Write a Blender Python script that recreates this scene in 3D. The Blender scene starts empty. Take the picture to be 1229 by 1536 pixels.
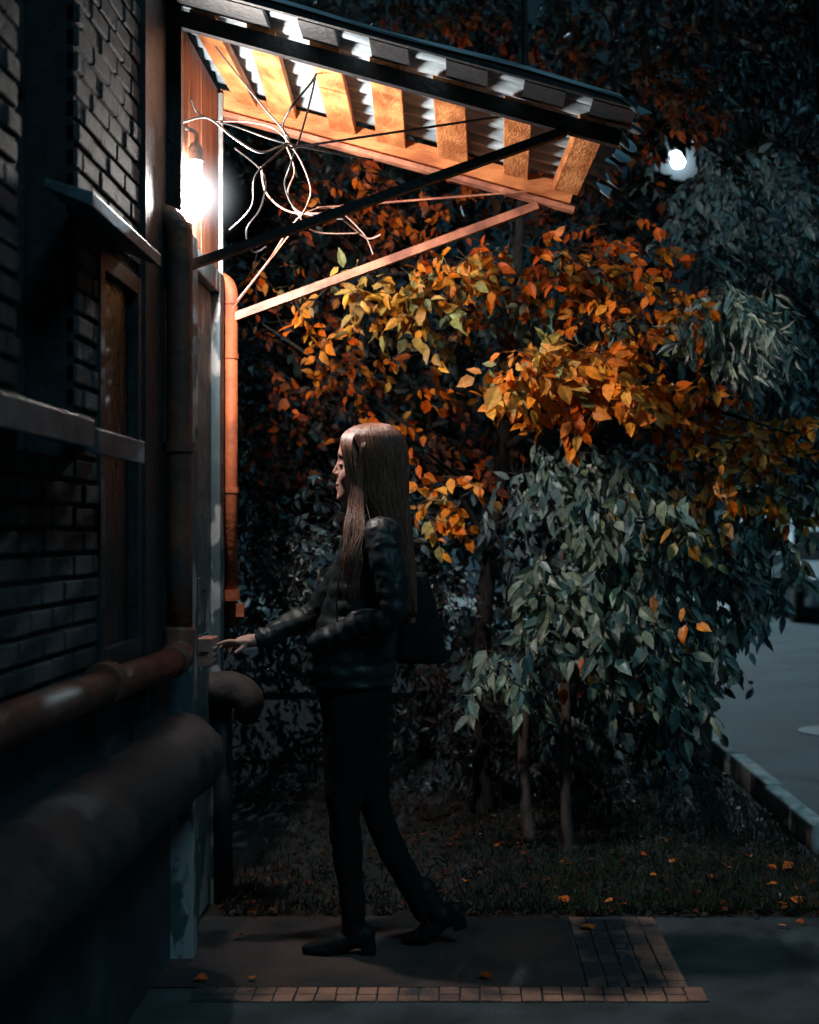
import bpy, bmesh, math, random
import numpy as np
from mathutils import Vector, Matrix
random.seed(7); rng = np.random.default_rng(7)
C = bpy.context.scene.collection
F = 2133.0; CH = 1.35
def P(px, py, Y): return Vector(((px-690)/F*Y, Y, CH+(800-py)/F*Y))

# ------------------------------------------------------------ materials
def nt(name):
    m = bpy.data.materials.new(name); m.use_nodes = True
    n = m.node_tree.nodes; l = m.node_tree.links
    return m, n, l, n['Principled BSDF']
def mat(name, c1, c2=None, scale=8, rough=.7, metal=0, bump=.3, bscale=60, stretch=(1,1,1), spec=.4, det=6, lo=.35, hi=.65):
    m, n, l, b = nt(name)
    c2 = c2 or tuple(x*.6 for x in c1)
    tc = n.new('ShaderNodeTexCoord'); mp = n.new('ShaderNodeMapping'); mp.inputs['Scale'].default_value = stretch
    l.new(tc.outputs['Object'], mp.inputs[0])
    no = n.new('ShaderNodeTexNoise'); no.inputs['Scale'].default_value = scale; no.inputs['Detail'].default_value = det
    l.new(mp.outputs[0], no.inputs['Vector'])
    cr = n.new('ShaderNodeValToRGB'); cr.color_ramp.elements[0].position = lo; cr.color_ramp.elements[1].position = hi
    cr.color_ramp.elements[0].color = (*c2, 1); cr.color_ramp.elements[1].color = (*c1, 1)
    l.new(no.outputs['Fac'], cr.inputs[0]); l.new(cr.outputs[0], b.inputs['Base Color'])
    n2 = n.new('ShaderNodeTexNoise'); n2.inputs['Scale'].default_value = bscale; n2.inputs['Detail'].default_value = 5
    l.new(mp.outputs[0], n2.inputs['Vector'])
    bp = n.new('ShaderNodeBump'); bp.inputs['Strength'].default_value = bump; bp.inputs['Distance'].default_value = .01
    l.new(n2.outputs['Fac'], bp.inputs['Height']); l.new(bp.outputs[0], b.inputs['Normal'])
    mr = n.new('ShaderNodeMapRange'); mr.inputs[3].default_value = max(.05, rough-.15); mr.inputs[4].default_value = min(1, rough+.15)
    l.new(n2.outputs['Fac'], mr.inputs[0]); l.new(mr.outputs[0], b.inputs['Roughness'])
    b.inputs['Metallic'].default_value = metal; b.inputs['Specular IOR Level'].default_value = spec
    return m
def emat(name, col, s):
    m, n, l, b = nt(name)
    b.inputs['Base Color'].default_value = (*col, 1); b.inputs['Emission Color'].default_value = (*col, 1); b.inputs['Emission Strength'].default_value = s
    return m
def halo_mat(name, col, s, c, r):  # emission volume that paints a halo of light round a lamp
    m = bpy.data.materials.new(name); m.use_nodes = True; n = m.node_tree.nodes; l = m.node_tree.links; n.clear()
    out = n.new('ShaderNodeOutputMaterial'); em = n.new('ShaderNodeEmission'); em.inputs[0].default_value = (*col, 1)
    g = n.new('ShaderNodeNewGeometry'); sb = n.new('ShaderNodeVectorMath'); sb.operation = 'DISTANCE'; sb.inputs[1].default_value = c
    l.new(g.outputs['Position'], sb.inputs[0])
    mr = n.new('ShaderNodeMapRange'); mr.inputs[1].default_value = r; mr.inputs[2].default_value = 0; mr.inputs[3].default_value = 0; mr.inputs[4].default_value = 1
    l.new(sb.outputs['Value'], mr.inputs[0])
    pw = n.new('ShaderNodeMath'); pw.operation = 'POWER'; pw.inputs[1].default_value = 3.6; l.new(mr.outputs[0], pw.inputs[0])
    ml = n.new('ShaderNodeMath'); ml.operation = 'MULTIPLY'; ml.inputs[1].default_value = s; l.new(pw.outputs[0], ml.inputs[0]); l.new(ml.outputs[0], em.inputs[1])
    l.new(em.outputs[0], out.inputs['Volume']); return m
def leafmat(name, trans=.25, rough=.5, spec=.35):
    m, n, l, b = nt(name)
    a = n.new('ShaderNodeAttribute'); a.attribute_name = 'Col'
    tc = n.new('ShaderNodeTexCoord'); no = n.new('ShaderNodeTexNoise'); no.inputs['Scale'].default_value = 45; no.inputs['Detail'].default_value = 4
    l.new(tc.outputs['Object'], no.inputs['Vector'])
    mr = n.new('ShaderNodeMapRange'); mr.inputs[1].default_value = .3; mr.inputs[2].default_value = .7; mr.inputs[3].default_value = .6; mr.inputs[4].default_value = 1.15
    l.new(no.outputs['Fac'], mr.inputs[0])
    mx = n.new('ShaderNodeVectorMath'); mx.operation = 'SCALE'; l.new(a.outputs['Color'], mx.inputs[0]); l.new(mr.outputs[0], mx.inputs['Scale'])
    l.new(mx.outputs[0], b.inputs['Base Color']); b.inputs['Roughness'].default_value = rough; b.inputs['Specular IOR Level'].default_value = spec
    t = n.new('ShaderNodeBsdfTranslucent'); l.new(mx.outputs[0], t.inputs[0])
    ms = n.new('ShaderNodeMixShader'); ms.inputs[0].default_value = trans
    l.new(b.outputs[0], ms.inputs[1]); l.new(t.outputs[0], ms.inputs[2]); l.new(ms.outputs[0], n['Material Output'].inputs[0])
    return m
M = dict(
 brick=mat('brick_surface', (.062,.064,.070), (.018,.025,.030), 7, .85, bump=.6, bscale=70),
 mortar=mat('mortar', (.018,.025,.029), (.008,.012,.015), 20, .95, bump=.5),
 plinth=mat('plinth_plaster', (.032,.055,.068), (.012,.021,.027), 4, .8, bump=.8, bscale=25),
 wood=mat('bare_timber', (.64,.27,.10), (.33,.105,.035), 4, .65, bump=.5, bscale=26, stretch=(4,1.4,4), spec=.2, lo=.38, hi=.66),
 woodx=mat('bare_timber_beam', (.64,.24,.09), (.32,.10,.037), 4, .65, bump=.5, bscale=26, stretch=(1.4,4,4), spec=.2),
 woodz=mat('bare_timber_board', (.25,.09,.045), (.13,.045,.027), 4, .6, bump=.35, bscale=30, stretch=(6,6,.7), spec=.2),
 pinkmetal=mat('old_red_paint', (.50,.2,.12), (.2,.075,.05), 12, .5, bump=.3),
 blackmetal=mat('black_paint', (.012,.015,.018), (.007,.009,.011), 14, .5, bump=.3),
 greymetal=mat('grey_paint', (.22,.23,.23), (.10,.10,.10), 20, .5, bump=.3),
 sheet=mat('corrugated_roofing', (.42,.50,.55), (.16,.21,.25), 9, .45, bump=.2, stretch=(.6,3,1)),
 redpipe=mat('rust_red_pipe_paint', (.20,.07,.043), (.065,.035,.032), 7, .5, bump=.4, bscale=30),
 orangepipe=mat('orange_pipe_paint', (.42,.105,.04), (.2,.055,.028), 9, .6, bump=.4, spec=.25),
 insul=mat('insulation_wrap', (.042,.030,.030), (.014,.016,.019), 5, .75, bump=1.2, bscale=12),
 door=mat('worn_door_paint', (.045,.070,.082), (.27,.27,.27), 7, .55, bump=.8, bscale=22, lo=.41, hi=.45, stretch=(1,1,.6)),
 frame=mat('dark_frame_paint', (.022,.032,.038), (.010,.014,.016), 12, .5),
 sill=mat('zinc_sill', (.14,.19,.22), (.055,.08,.095), 10, .45, metal=.3, bump=.3),
 glass=mat('window_glass', (.01,.012,.014), (.006,.007,.008), 3, .2, bump=1.0, bscale=30, spec=.9),
 asphalt=mat('asphalt', (.06,.078,.088), (.022,.030,.034), 5, .75, bump=.8, bscale=110),
 road=mat('road_asphalt', (.085,.12,.13), (.045,.065,.073), 1.5, .75, bump=.6, bscale=120),
 slab=mat('dark_concrete', (.09,.052,.042), (.02,.022,.026), 3.0, .8, bump=.7, bscale=90),
 tile=mat('red_paver', (.50,.24,.16), (.028,.036,.045), 3.2, .75, bump=1, bscale=90, lo=.42, hi=.62),
 soil=mat('soil', (.026,.022,.020), (.010,.010,.010), 6, .95, bump=1.0, bscale=40),
 kerb=mat('kerb_concrete', (.62,.64,.62), (.2,.24,.24), 6, .85, bump=.6),
 farpave=mat('far_paving', (.34,.35,.34), (.2,.22,.22), 2, .85, bump=.6),
 bark=mat('bark', (.10,.07,.06), (.04,.032,.028), 14, .9, bump=1, bscale=40, stretch=(2,2,.5)),
 darkbark=mat('dark_bark', (.03,.024,.022), (.013,.012,.011), 14, .9, bump=1, bscale=40, stretch=(2,2,.5)),
 twig=mat('twig_bark', (.05,.035,.028), (.025,.018,.015), 14, .9),
 skin=mat('skin', (.46,.26,.21), (.41,.22,.18), 12, .6, bump=.02, spec=.25),
 hair=mat('auburn_hair', (.34,.15,.10), (.11,.045,.03), 60, .45, bump=.2, stretch=(6,6,.3), spec=.45),
 jacket=mat('black_quilted_nylon', (.014,.020,.023), (.008,.012,.014), 14, .5, bump=.4, bscale=22, spec=.32),
 trousers=mat('black_trouser_cloth', (.006,.008,.010), (.004,.005,.006), 14, .9, bump=.6, bscale=12, spec=.15),
 boot=mat('black_leather', (.007,.008,.009), (.004,.005,.006), 14, .6, spec=.2),
 bag=mat('black_bag_cloth', (.006,.008,.010), (.004,.005,.006), 14, .8, spec=.2),
 intercom=mat('salmon_metal', (.5,.24,.19), (.36,.16,.13), 20, .45, metal=.2),
 whitecable=mat('white_cable', (.26,.27,.27), (.18,.17,.17), 20, .5, bump=.05),
 tancable=mat('tan_cable', (.28,.17,.14), (.18,.1,.08), 20, .5, bump=.05),
 blackcable=mat('black_cable', (.010,.010,.011), (.007,.007,.007), 20, .5, bump=.05),
 carpaint=mat('silver_car_paint', (.26,.30,.32), (.21,.25,.27), 2, .4, metal=.1, bump=0),
 tyre=mat('tyre_rubber', (.02,.02,.02), None, 9, .9),
 farwall=mat('pale_render', (.45,.5,.52), (.22,.27,.3), 1.2, .9),
 iron=mat('cast_iron', (.14,.17,.18), (.07,.085,.09), 30, .6, metal=.2),
 bulb=emat('lit_bulb', (1,.95,.89), 1130), slamp=emat('lit_street_lamp', (.66,.88,1), 6500),
 eye=mat('dark_eye', (.03,.02,.018), None, 9, .3, bump=0), lens=mat('headlight_lens', (.3,.35,.38), None, 9, .3, bump=0),
 leafF=leafmat('autumn_leaf', .28, .5, .25), leafG=leafmat('green_leaf', .2, .42, .4), grass=leafmat('grass_blade', .2, .6, .2),
)

# ------------------------------------------------------------ mesh helpers
def tag(o, label=None, cat=None, group=None, kind=None):
    for k, v in (('label', label), ('category', cat), ('group', group), ('kind', kind)):
        if v: o[k] = v
    return o
def thing(name, label, cat, loc=(0,0,0), group=None):
    o = bpy.data.objects.new(name, None); C.objects.link(o); o.location = loc; o.empty_display_size = .1
    return tag(o, label, cat, group)
class MB:
    def __init__(s): s.v = []; s.f = []
    def add(s, vs, fs):
        b = len(s.v); s.v += [tuple(v) for v in vs]; s.f += [tuple(i+b for i in f) for f in fs]; return s
    def box(s, x0, x1, y0, y1, z0, z1):
        return s.add([(x0,y0,z0),(x1,y0,z0),(x1,y1,z0),(x0,y1,z0),(x0,y0,z1),(x1,y0,z1),(x1,y1,z1),(x0,y1,z1)],
                     [(0,3,2,1),(4,5,6,7),(0,1,5,4),(1,2,6,5),(2,3,7,6),(3,0,4,7)])
    def beam(s, a, b, w, h, up=(0,0,1)):
        a = Vector(a); b = Vector(b); d = (b-a).normalized(); r = d.cross(Vector(up)).normalized(); u = r.cross(d)
        vs = [p + r*sx*w/2 + u*sz*h/2 for p in (a, b) for sx, sz in ((-1,-1),(1,-1),(1,1),(-1,1))]
        return s.add(vs, [(3,2,1,0),(4,5,6,7),(0,1,5,4),(1,2,6,5),(2,3,7,6),(3,0,4,7)])
    def tube(s, pts, r, n=10, smooth=0, cap=True, wav=0, wl=.05):
        pts = [Vector(p) for p in pts]; rr = list(r) if isinstance(r, (list,tuple)) else [r]*len(pts)
        if smooth:
            P2 = []; R2 = []
            for i in range(len(pts)-1):
                p0 = pts[max(i-1,0)]; p1 = pts[i]; p2 = pts[i+1]; p3 = pts[min(i+2,len(pts)-1)]
                for k in range(smooth):
                    t = k/smooth
                    P2.append(.5*((2*p1)+(p2-p0)*t+(2*p0-5*p1+4*p2-p3)*t*t+(3*p1-p0-3*p2+p3)*t**3)); R2.append(rr[i]*(1-t)+rr[i+1]*t)
            P2.append(pts[-1]); R2.append(rr[-1]); pts, rr = P2, R2
        if wav:
            L = 0; q = [0]
            for i in range(1,len(pts)): L += (pts[i]-pts[i-1]).length; q.append(L)
            rr = [a + wav*abs(math.sin(math.pi*x/wl)) for a, x in zip(rr, q)]
        vs = []; fs = []; ref = None
        for i, p in enumerate(pts):
            d = (pts[min(i+1,len(pts)-1)]-pts[max(i-1,0)]); d = d.normalized() if d.length > 1e-9 else Vector((0,0,1))
            if ref is None: ref = d.orthogonal().normalized()
            ref = (ref - d*ref.dot(d)); ref = ref.normalized() if ref.length > 1e-6 else d.orthogonal().normalized()
            w = d.cross(ref)
            for k in range(n):
                a = 2*math.pi*k/n; vs.append(p + (ref*math.cos(a)+w*math.sin(a))*rr[i])
        for i in range(len(pts)-1):
            for k in range(n):
                fs.append((i*n+k, i*n+(k+1)%n, (i+1)*n+(k+1)%n, (i+1)*n+k))
        if cap: fs.append(tuple(range(n))[::-1]); fs.append(tuple((len(pts)-1)*n+k for k in range(n)))
        return s.add(vs, fs)
    def ell(s, c, r, n=14, m=10, rot=None):
        c = Vector(c); vs = []; fs = []
        for i in range(m+1):
            th = math.pi*i/m
            for k in range(n):
                a = 2*math.pi*k/n; v = Vector((r[0]*math.sin(th)*math.cos(a), r[1]*math.sin(th)*math.sin(a), r[2]*math.cos(th)))
                if i in (0,m): v = Vector((1e-5*math.cos(a), 1e-5*math.sin(a), v.z))
                if rot: v = rot @ v
                vs.append(c+v)
        for i in range(m):
            for k in range(n): fs.append((i*n+k, (i+1)*n+k, (i+1)*n+(k+1)%n, i*n+(k+1)%n))
        fs.append(tuple(range(n))); fs.append(tuple(m*n+k for k in range(n))[::-1])
        return s.add(vs, fs)
    def limb(s, pts, r, n=14, smooth=6, wav=0, wl=.05):
        s.tube(pts, r, n, smooth, True, wav, wl)
        rr = list(r) if isinstance(r,(list,tuple)) else [r]*len(pts)
        s.ell(pts[0], (rr[0],)*3); s.ell(pts[-1], (rr[-1],)*3); return s
    def rings(s, R, n=28, power=1.0):
        vs = []; fs = []
        for (z, cx, cy, a, b) in R:
            for k in range(n):
                t = 2*math.pi*k/n; ct, st = math.cos(t), math.sin(t)
                vs.append((cx+a*math.copysign(abs(ct)**power, ct), cy+b*math.copysign(abs(st)**power, st), z))
        for i in range(len(R)-1):
            for k in range(n): fs.append((i*n+k, i*n+(k+1)%n, (i+1)*n+(k+1)%n, (i+1)*n+k))
        fs.append(tuple(range(n))[::-1]); fs.append(tuple((len(R)-1)*n+k for k in range(n)))
        return s.add(vs, fs)
    def build(s, name, m, parent=None, smooth=False, bevel=0, remesh=0, relax=0):
        me = bpy.data.meshes.new(name); me.from_pydata(s.v, [], s.f)
        bm = bmesh.new(); bm.from_mesh(me); bmesh.ops.recalc_face_normals(bm, faces=bm.faces); bm.to_mesh(me); bm.free()
        me.materials.append(M[m] if isinstance(m, str) else m)
        o = bpy.data.objects.new(name, me); C.objects.link(o)
        if parent:
            o.parent = parent
            if parent.type == 'EMPTY': o.matrix_parent_inverse = Matrix.Translation(-Vector(parent.location))
        if smooth and not remesh: me.shade_smooth()
        if bevel:
            b = o.modifiers.new('b','BEVEL'); b.width = bevel; b.segments = 2
        if remesh:
            r = o.modifiers.new('r','REMESH'); r.mode = 'VOXEL'; r.voxel_size = remesh; r.use_smooth_shade = True
            if relax:
                q = o.modifiers.new('s','SMOOTH'); q.factor = .5; q.iterations = relax
        return o
def interp(R, step):
    R = np.array(R, float); R = R[np.argsort(R[:,0])]
    z = np.arange(R[0,0], R[-1,0], step); return [tuple([zz]+[float(np.interp(zz, R[:,0], R[:,j])) for j in range(1,R.shape[1])]) for zz in z]
def lumpy(o, s, amt):
    tx = bpy.data.textures.new('lumps','CLOUDS'); tx.noise_scale = s
    d = o.modifiers.new('d','DISPLACE'); d.texture = tx; d.strength = amt; d.texture_coords = 'LOCAL'

# ------------------------------------------------------------ setting
def sheet(name, x0, x1, y0, y1, z, m, nx=1, ny=1, amp=0, kind='structure'):
    vs = []; fs = []
    for j in range(ny+1):
        for i in range(nx+1):
            vs.append((x0+(x1-x0)*i/nx, y0+(y1-y0)*j/ny, z+(random.uniform(-amp,amp) if 0 < i < nx and 0 < j < ny else 0)))
    for j in range(ny):
        for i in range(nx): a = j*(nx+1)+i; fs.append((a, a+1, a+nx+2, a+nx+1))
    o = MB().add(vs, fs).build(name, m, smooth=amp > 0); tag(o, kind=kind); return o
sheet('ground', -150, 150, -50, 250, -.02, 'soil')
sheet('road', 1.6, 40, 5.02, 16.5, -.008, 'road')
sheet('road', -12, 40, 16.504, 23, -.008, 'road')
sheet('pavement', -.92, 14, -1, 5.0, 0, 'asphalt')
sheet('entrance_slab', -.92, .37, 4.22, 5.0, .004, 'slab')
sheet('planting_bed', -.92, 1.5, 5.004, 16, .0, 'soil', 60, 200, .018)
tag(MB().box(-12, 40, 23, 27, -.01, .12).build('far_pavement', 'farpave'), kind='structure')
b = MB()
def pav(x0, x1, y0, y1):
    h = random.uniform(.004, .0075); g = .0022
    b.box(x0+g+random.uniform(-.002,.002), x1-g+random.uniform(-.002,.001), y0+g+random.uniform(-.002,.002), y1-g, .001, h)
x = -.78
while x < .70: pav(x, x+.06, 4.09, 4.15); pav(x, x+.06, 4.15, 4.215); x += .06
y = 4.22
while y < 4.98:
    for k in range(5): pav(.38+k*.06, .44+k*.06, y, min(y+.055, 4.99))
    y += .055
o = b.build('paver_border', 'tile', bevel=.0015); tag(o, kind='structure')
b = MB(); y = 6.05
while y < 16:
    L = .98; j = random.uniform(-.012,.012)
    b.box(1.51+j, 1.60+j, y+.006, y+L, -.05, .11+random.uniform(-.012,.01)); y += 1
a = b.build('kerb', 'kerb', bevel=.014); tag(a, kind='structure')
b = MB(); b.beam((1.575,5.98,.035), (1.95,5.38,.025), .09, .14); b.beam((1.97,5.35,.025),(2.6,5.12,.02), .09, .14)
a = b.build('kerb', 'kerb', bevel=.014); tag(a, kind='structure')

# ------------------------------------------------------------ building
WX = -.92
bl = thing('brick_building', 'dark brick building along the left with ledges, a narrow window and an entrance door', 'building', (WX, 4, 0))
b = MB(); W0 = WX-.012
b.box(-6, W0, -1, 2.98, .95, 6); b.box(-6, W0, 2.98, 3.43, .95, 1.5); b.box(-6, W0-.14, 2.98, 3.43, 1.5, 6)
b.box(-6, W0, 3.43, 3.66, .95, 6); b.box(-6, W0-.06, 3.66, 4.06, .99, 2.08); b.box(-6, W0, 3.66, 4.06, 2.08, 6)
b.box(-6, W0, 4.06, 5.36, .95, 6)
b.build('wall_core', 'mortar', bl)
b = MB(); bw, bh, g = .17, .058, .013
def cut(segs, a, c):
    out = []
    for (p, q) in segs:
        if q <= a or p >= c: out.append((p, q))
        else:
            if a-p > .02: out.append((p, a))
            if q-c > .02: out.append((c, q))
    return out
r = 0; z = .96
while z < 5.2:
    y = .6 - (bw/2 if r % 2 else 0)
    while y < 5.36:
        segs = [(y, min(y+bw-g, 5.36))]
        if z > 1.5: segs = cut(segs, 2.98, 3.43)
        if z < 2.1: segs = cut(segs, 3.62, 4.1)
        segs = cut(segs, 4.10, 4.42)
        if z < 2.35: segs = cut(segs, 4.4, 5.25)
        for (p, q) in segs:
            if q-p > .02: b.box(W0-.02, WX+random.uniform(-.005,.003), p, q, z+random.uniform(-.001,.001), z+bh-g)
        y += bw
    z += bh; r += 1
b.build('brickwork', 'brick', bl, bevel=.004)
b = MB(); b.box(-6, WX+.004, -1, 4.5, 0, .95); b.box(-6, WX+.004, 5.22, 5.38, 0, .95); b.build('plinth', 'plinth', bl)
b = MB(); b.box(WX-.03, WX+.012, 4.11, 4.40, .952, 6); b.build('pilaster', 'frame', bl)
b = MB(); b.box(W0-.139, W0-.11, 2.985, 3.01, 1.53, 5.9); b.box(W0-.139, W0-.11, 3.40, 3.428, 1.53, 5.9); b.box(W0-.139, W0-.11, 3.01, 3.40, 2.4, 2.44)
wf = b.build('window', 'frame', bl)
def sub(mb, name, m, par, **k):
    o = mb.build(name, m, None, **k); o.parent = par; return o
sub(MB().box(W0-.137, W0-.128, 3.01, 3.40, 1.53, 5.9), 'pane', 'glass', wf)
def ledge(y0, y1, z, x1, name, th=.035):
    b = MB(); b.add([(WX-.01,y0,z+.03),(WX-.01,y1,z+.03),(x1,y1,z),(x1,y0,z),(WX-.01,y0,z-th+.045),(WX-.01,y1,z-th+.045),(x1,y1,z-th),(x1,y0,z-th)],
      [(0,1,2,3),(4,7,6,5),(3,2,6,7),(0,3,7,4),(1,5,6,2),(0,4,5,1)]); b.build(name, 'sill', bl, bevel=.003)
ledge(1.2, 3.02, 1.590, -.775, 'sill', .06); ledge(3.05, 3.5, 1.575, -.775, 'sill', .055); ledge(3.18, 3.9, 2.115, -.82, 'ledge')
b = MB(); fx0, fx1 = W0-.02, WX+.006
b.box(fx0, fx1, 3.62, 3.665, .99, 2.08); b.box(fx0, fx1, 4.045, 4.085, .99, 2.08); b.box(fx0, fx1, 3.665, 4.045, 2.03, 2.08); b.box(fx0, fx1, 3.665, 4.045, .99, 1.05)
wf = b.build('window', 'frame', bl, bevel=.002)
sub(MB().box(W0-.03, W0-.01, 3.665, 4.045, 1.05, 2.03), 'pane', 'glass', wf)
d = MB(); d.box(WX-.03, WX+.018, 4.60, 5.16, .02, 2.22); d.box(WX+.018, WX+.026, 4.7, 5.06, .3, 1.0); d.box(WX+.018, WX+.026, 4.7, 5.06, 1.15, 2.05)
dr = d.build('door', 'door', bl, bevel=.003)
sub(MB().tube([(WX+.02,4.68,1.05),(WX+.06,4.68,1.05),(WX+.06,4.68,1.2),(WX+.02,4.68,1.2)], .008, 8), 'handle', 'iron', dr)
b = MB(); b.box(WX-.03, WX+.075, 4.5, 4.595, 0, 2.3); b.box(WX-.03, WX+.05, 5.165, 5.25, 0, 2.3); b.box(WX-.03, WX+.048, 4.597, 5.163, 2.225, 2.3)
b.build('door_frame', 'door', bl, bevel=.004)

# ------------------------------------------------------------ pipes
t = thing('heating_pipe', 'rust red pipe running along the brick wall and turning up beside the door', 'pipe', (-.865, 4.37, 0))
b = MB(); b.tube([(-.862,.8,1.0),(-.862,2.5,.99),(-.862,4.27,.965)], .042, 16); b.build('horizontal_run', 'redpipe', t, smooth=True)
b = MB(); b.tube([(-.862,4.262,.965),(-.862,4.33,.97),(-.862,4.365,1.0),(-.862,4.375,1.06)], .05, 16, 4); b.build('elbow', 'redpipe', t, smooth=True)
b = MB(); b.tube([(-.862,4.375,1.05),(-.862,4.375,2.2),(-.864,4.376,2.26),(-.885,4.38,2.31),(-.93,4.385,2.33)], .040, 16, 5); b.build('riser', 'redpipe', t, smooth=True)
for y in (2.2, 3.42, 3.46): 
    b = MB(); b.tube([(-.862,y,.985),(-.862,y+.028,.985)], .053, 16); b.build('collar', 'redpipe', t, bevel=.002)
b = MB(); b.tube([(-.862,4.375,1.6),(-.862,4.375,1.63)], .047, 16); b.build('collar', 'redpipe', t)
b = MB(); b.beam((WX,3.9,.9),(-.862,3.9,.92),.03,.015); b.beam((-.862,3.9,.86),(-.862,3.9,.93),.03,.012,(1,0,0)); b.build('bracket','blackmetal',t)
t = thing('insulated_pipe', 'thick dark wrapped pipe low along the wall ending beside the door', 'pipe', (-.82, 4.2, 0))
b = MB(); pts = [(-.81,.6,.70),(-.81,1.6,.705),(-.812,2.6,.70),(-.805,3.4,.702),(-.81,4.05,.70),(-.815,4.25,.69),(-.85,4.36,.665),(-.95,4.40,.64)]
b.tube(pts, [.112,.108,.114,.108,.113,.112,.105,.095], 26, 14, True, .004, .23); o = b.build('wrapped_run', 'insul', t, smooth=True)
lumpy(o, .12, .035)
t = thing('insulated_pipe', 'short wrapped pipe stub sticking out beyond the door below the hand', 'pipe', (-.8, 5.15, 0))
b = MB(); b.tube([(-.95,5.13,.79),(-.86,5.12,.79),(-.79,5.11,.775),(-.762,5.11,.735),(-.775,5.12,.68)], [.056,.06,.062,.056,.04], 22, 6, True, .003, .08); o = b.build('wrapped_bend', 'insul', t, smooth=True); lumpy(o,.1,.02)
b = MB(); b.tube([(-.86,5.16,.74),(-.86,5.17,0)], .035, 14); b.build('lower_leg', 'frame', t, smooth=True)
t = thing('downpipe', 'slim orange downpipe at the building corner under the far end of the canopy', 'drainpipe', (-.84, 5.3, 0))
b = MB(); b.tube([(-.853,5.3,1.0),(-.853,5.3,2.22)], .025, 16); b.build('pipe', 'orangepipe', t, smooth=True)
b = MB(); b.tube([(-.853,5.3,2.2),(-.855,5.3,2.25),(-.872,5.3,2.285),(-.92,5.3,2.31)], .027, 16, 4); b.build('top_elbow', 'orangepipe', t, smooth=True)
b = MB(); b.tube([(-.853,5.3,1.14),(-.853,5.3,1.10)], .033, 16); b.box(-.83,-.80,5.27,5.29,1.04,1.09); b.build('clamp', 'orangepipe', t)
for z in (1.5, 2.0):
    b = MB(); b.tube([(-.853,5.3,z),(-.853,5.3,z+.02)], .029, 16); b.build('clamp','orangepipe',t)

# ------------------------------------------------------------ canopy
Y0, Y1 = 4.44, 5.3
def zc(x): return 3.0-.272*(x+.9)
cn = thing('entrance_canopy', 'sloping timber and corrugated sheet canopy on metal brackets over the entrance', 'canopy', (-.9, 4.9, 2.6))
b = MB(); vs = []; fs = []; ny = 180; ya, yb = 4.22, 5.36; xs = np.linspace(-.9, .54, 24)
for j in range(ny+1):
    y = ya+(yb-ya)*j/ny; ph = (y/.13) % 1; tri = min(max((abs(ph-.5)*2-.2)*1.7, 0), 1)
    for i, x in enumerate(xs):
        xx = x+(.03*math.sin(y*37)+.012*math.sin(y*91) if i == len(xs)-1 else 0)
        vs.append((xx, y, zc(xx)+.022+.03*tri+.004*math.sin(9*x+3*y)-(.02+.02*math.sin(y*37+1) if i == len(xs)-1 else 0)))
n = len(xs)
for j in range(ny):
    for i in range(n-1): a = j*n+i; fs.append((a, a+1, a+n+1, a+n))
o = b.add(vs, fs).build('corrugated_sheet', 'sheet', cn, smooth=True); sm = o.modifiers.new('s','SOLIDIFY'); sm.thickness = .0015
for x in (-.80,-.64,-.43,-.245,-.03,.195,.405):
    b = MB(); w = .047*random.uniform(.88,1.1); k = random.uniform(-.016,.016); z = zc(x)-.008; ya, yb = Y0+.02, Y1-.016; w2 = w*random.uniform(.9,1.1)
    b.add([(x-w+k,ya,z-.022+w*.272),(x+w+k,ya,z-.022-w*.272),(x+w2-k,yb,z-.022-w*.272),(x-w2-k,yb,z-.022+w*.272),
           (x-w+k,ya,z+.02+w*.272),(x+w+k,ya,z+.02-w*.272),(x+w2-k,yb,z+.02-w*.272),(x-w2-k,yb,z+.02+w*.272)],
          [(0,3,2,1),(4,5,6,7),(0,1,5,4),(1,2,6,5),(2,3,7,6),(3,0,4,7)])
    b.build('slat', 'wood', cn, bevel=.003)
def sl(x, y, dz): return (x, y, zc(x)+dz)
b = MB(); b.beam(sl(-.9,Y1+.012,-.035), sl(.42,Y1+.012,-.035), .05, .08); b.build('rear_beam','woodx',cn,bevel=.003)
b = MB(); b.beam(sl(-.9,Y1-.006,-.088), sl(.425,Y1-.006,-.088), .05, .018); b.build('rear_angle_iron','pinkmetal',cn)
b = MB(); b.beam(sl(-.9,Y0,-.04), sl(.50,Y0,-.04), .035, .05); b.build('front_beam','blackmetal',cn)
b = MB(); b.beam(sl(-.9,4.235,0.012), sl(.53,4.235,0.012), .02, .022); b.build('fascia','blackmetal',cn)
for (xa, xb) in ((-.9,-.59),(-.485,-.375),(-.27,-.155),(-.04,.085),(.195,.32),(.40,.53)):  # black boards stand in for slat and beam shadows on the overhang
    b = MB(); b.beam(sl(xa,4.335,.006), sl(xb,4.335,.006), .165, .014); b.build('shade_board','blackmetal',cn)
b = MB(); b.box(-.915,-.866,Y0-.02,Y0+.015,2.12,3.1); b.build('wall_post','blackmetal',cn)
b = MB(); b.box(-.905,-.878,Y1-.035,Y1-.01,2.1,2.98); b.build('wall_post','greymetal',cn)
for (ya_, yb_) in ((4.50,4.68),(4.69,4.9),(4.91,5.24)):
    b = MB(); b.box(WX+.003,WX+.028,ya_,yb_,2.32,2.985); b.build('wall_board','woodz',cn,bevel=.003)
b = MB(); b.beam((-.9,Y0,2.165),(.33,Y0,zc(.33)-.06),.035,.026); b.build('bracket','blackmetal',cn)
b = MB(); b.beam((-.88,Y1,2.14),(.29,Y1,zc(.29)-.105),.035,.03); b.build('bracket','pinkmetal',cn)
b = MB(); b.tube([P(435,222,4.6),P(830,163,4.6)], .004, 6); b.build('tie_rod','blackmetal',cn)
b = MB(); b.tube([P(475,312,5.2),P(792,287,5.2)], .004, 6); b.build('tie_rod','pinkmetal',cn)
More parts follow.
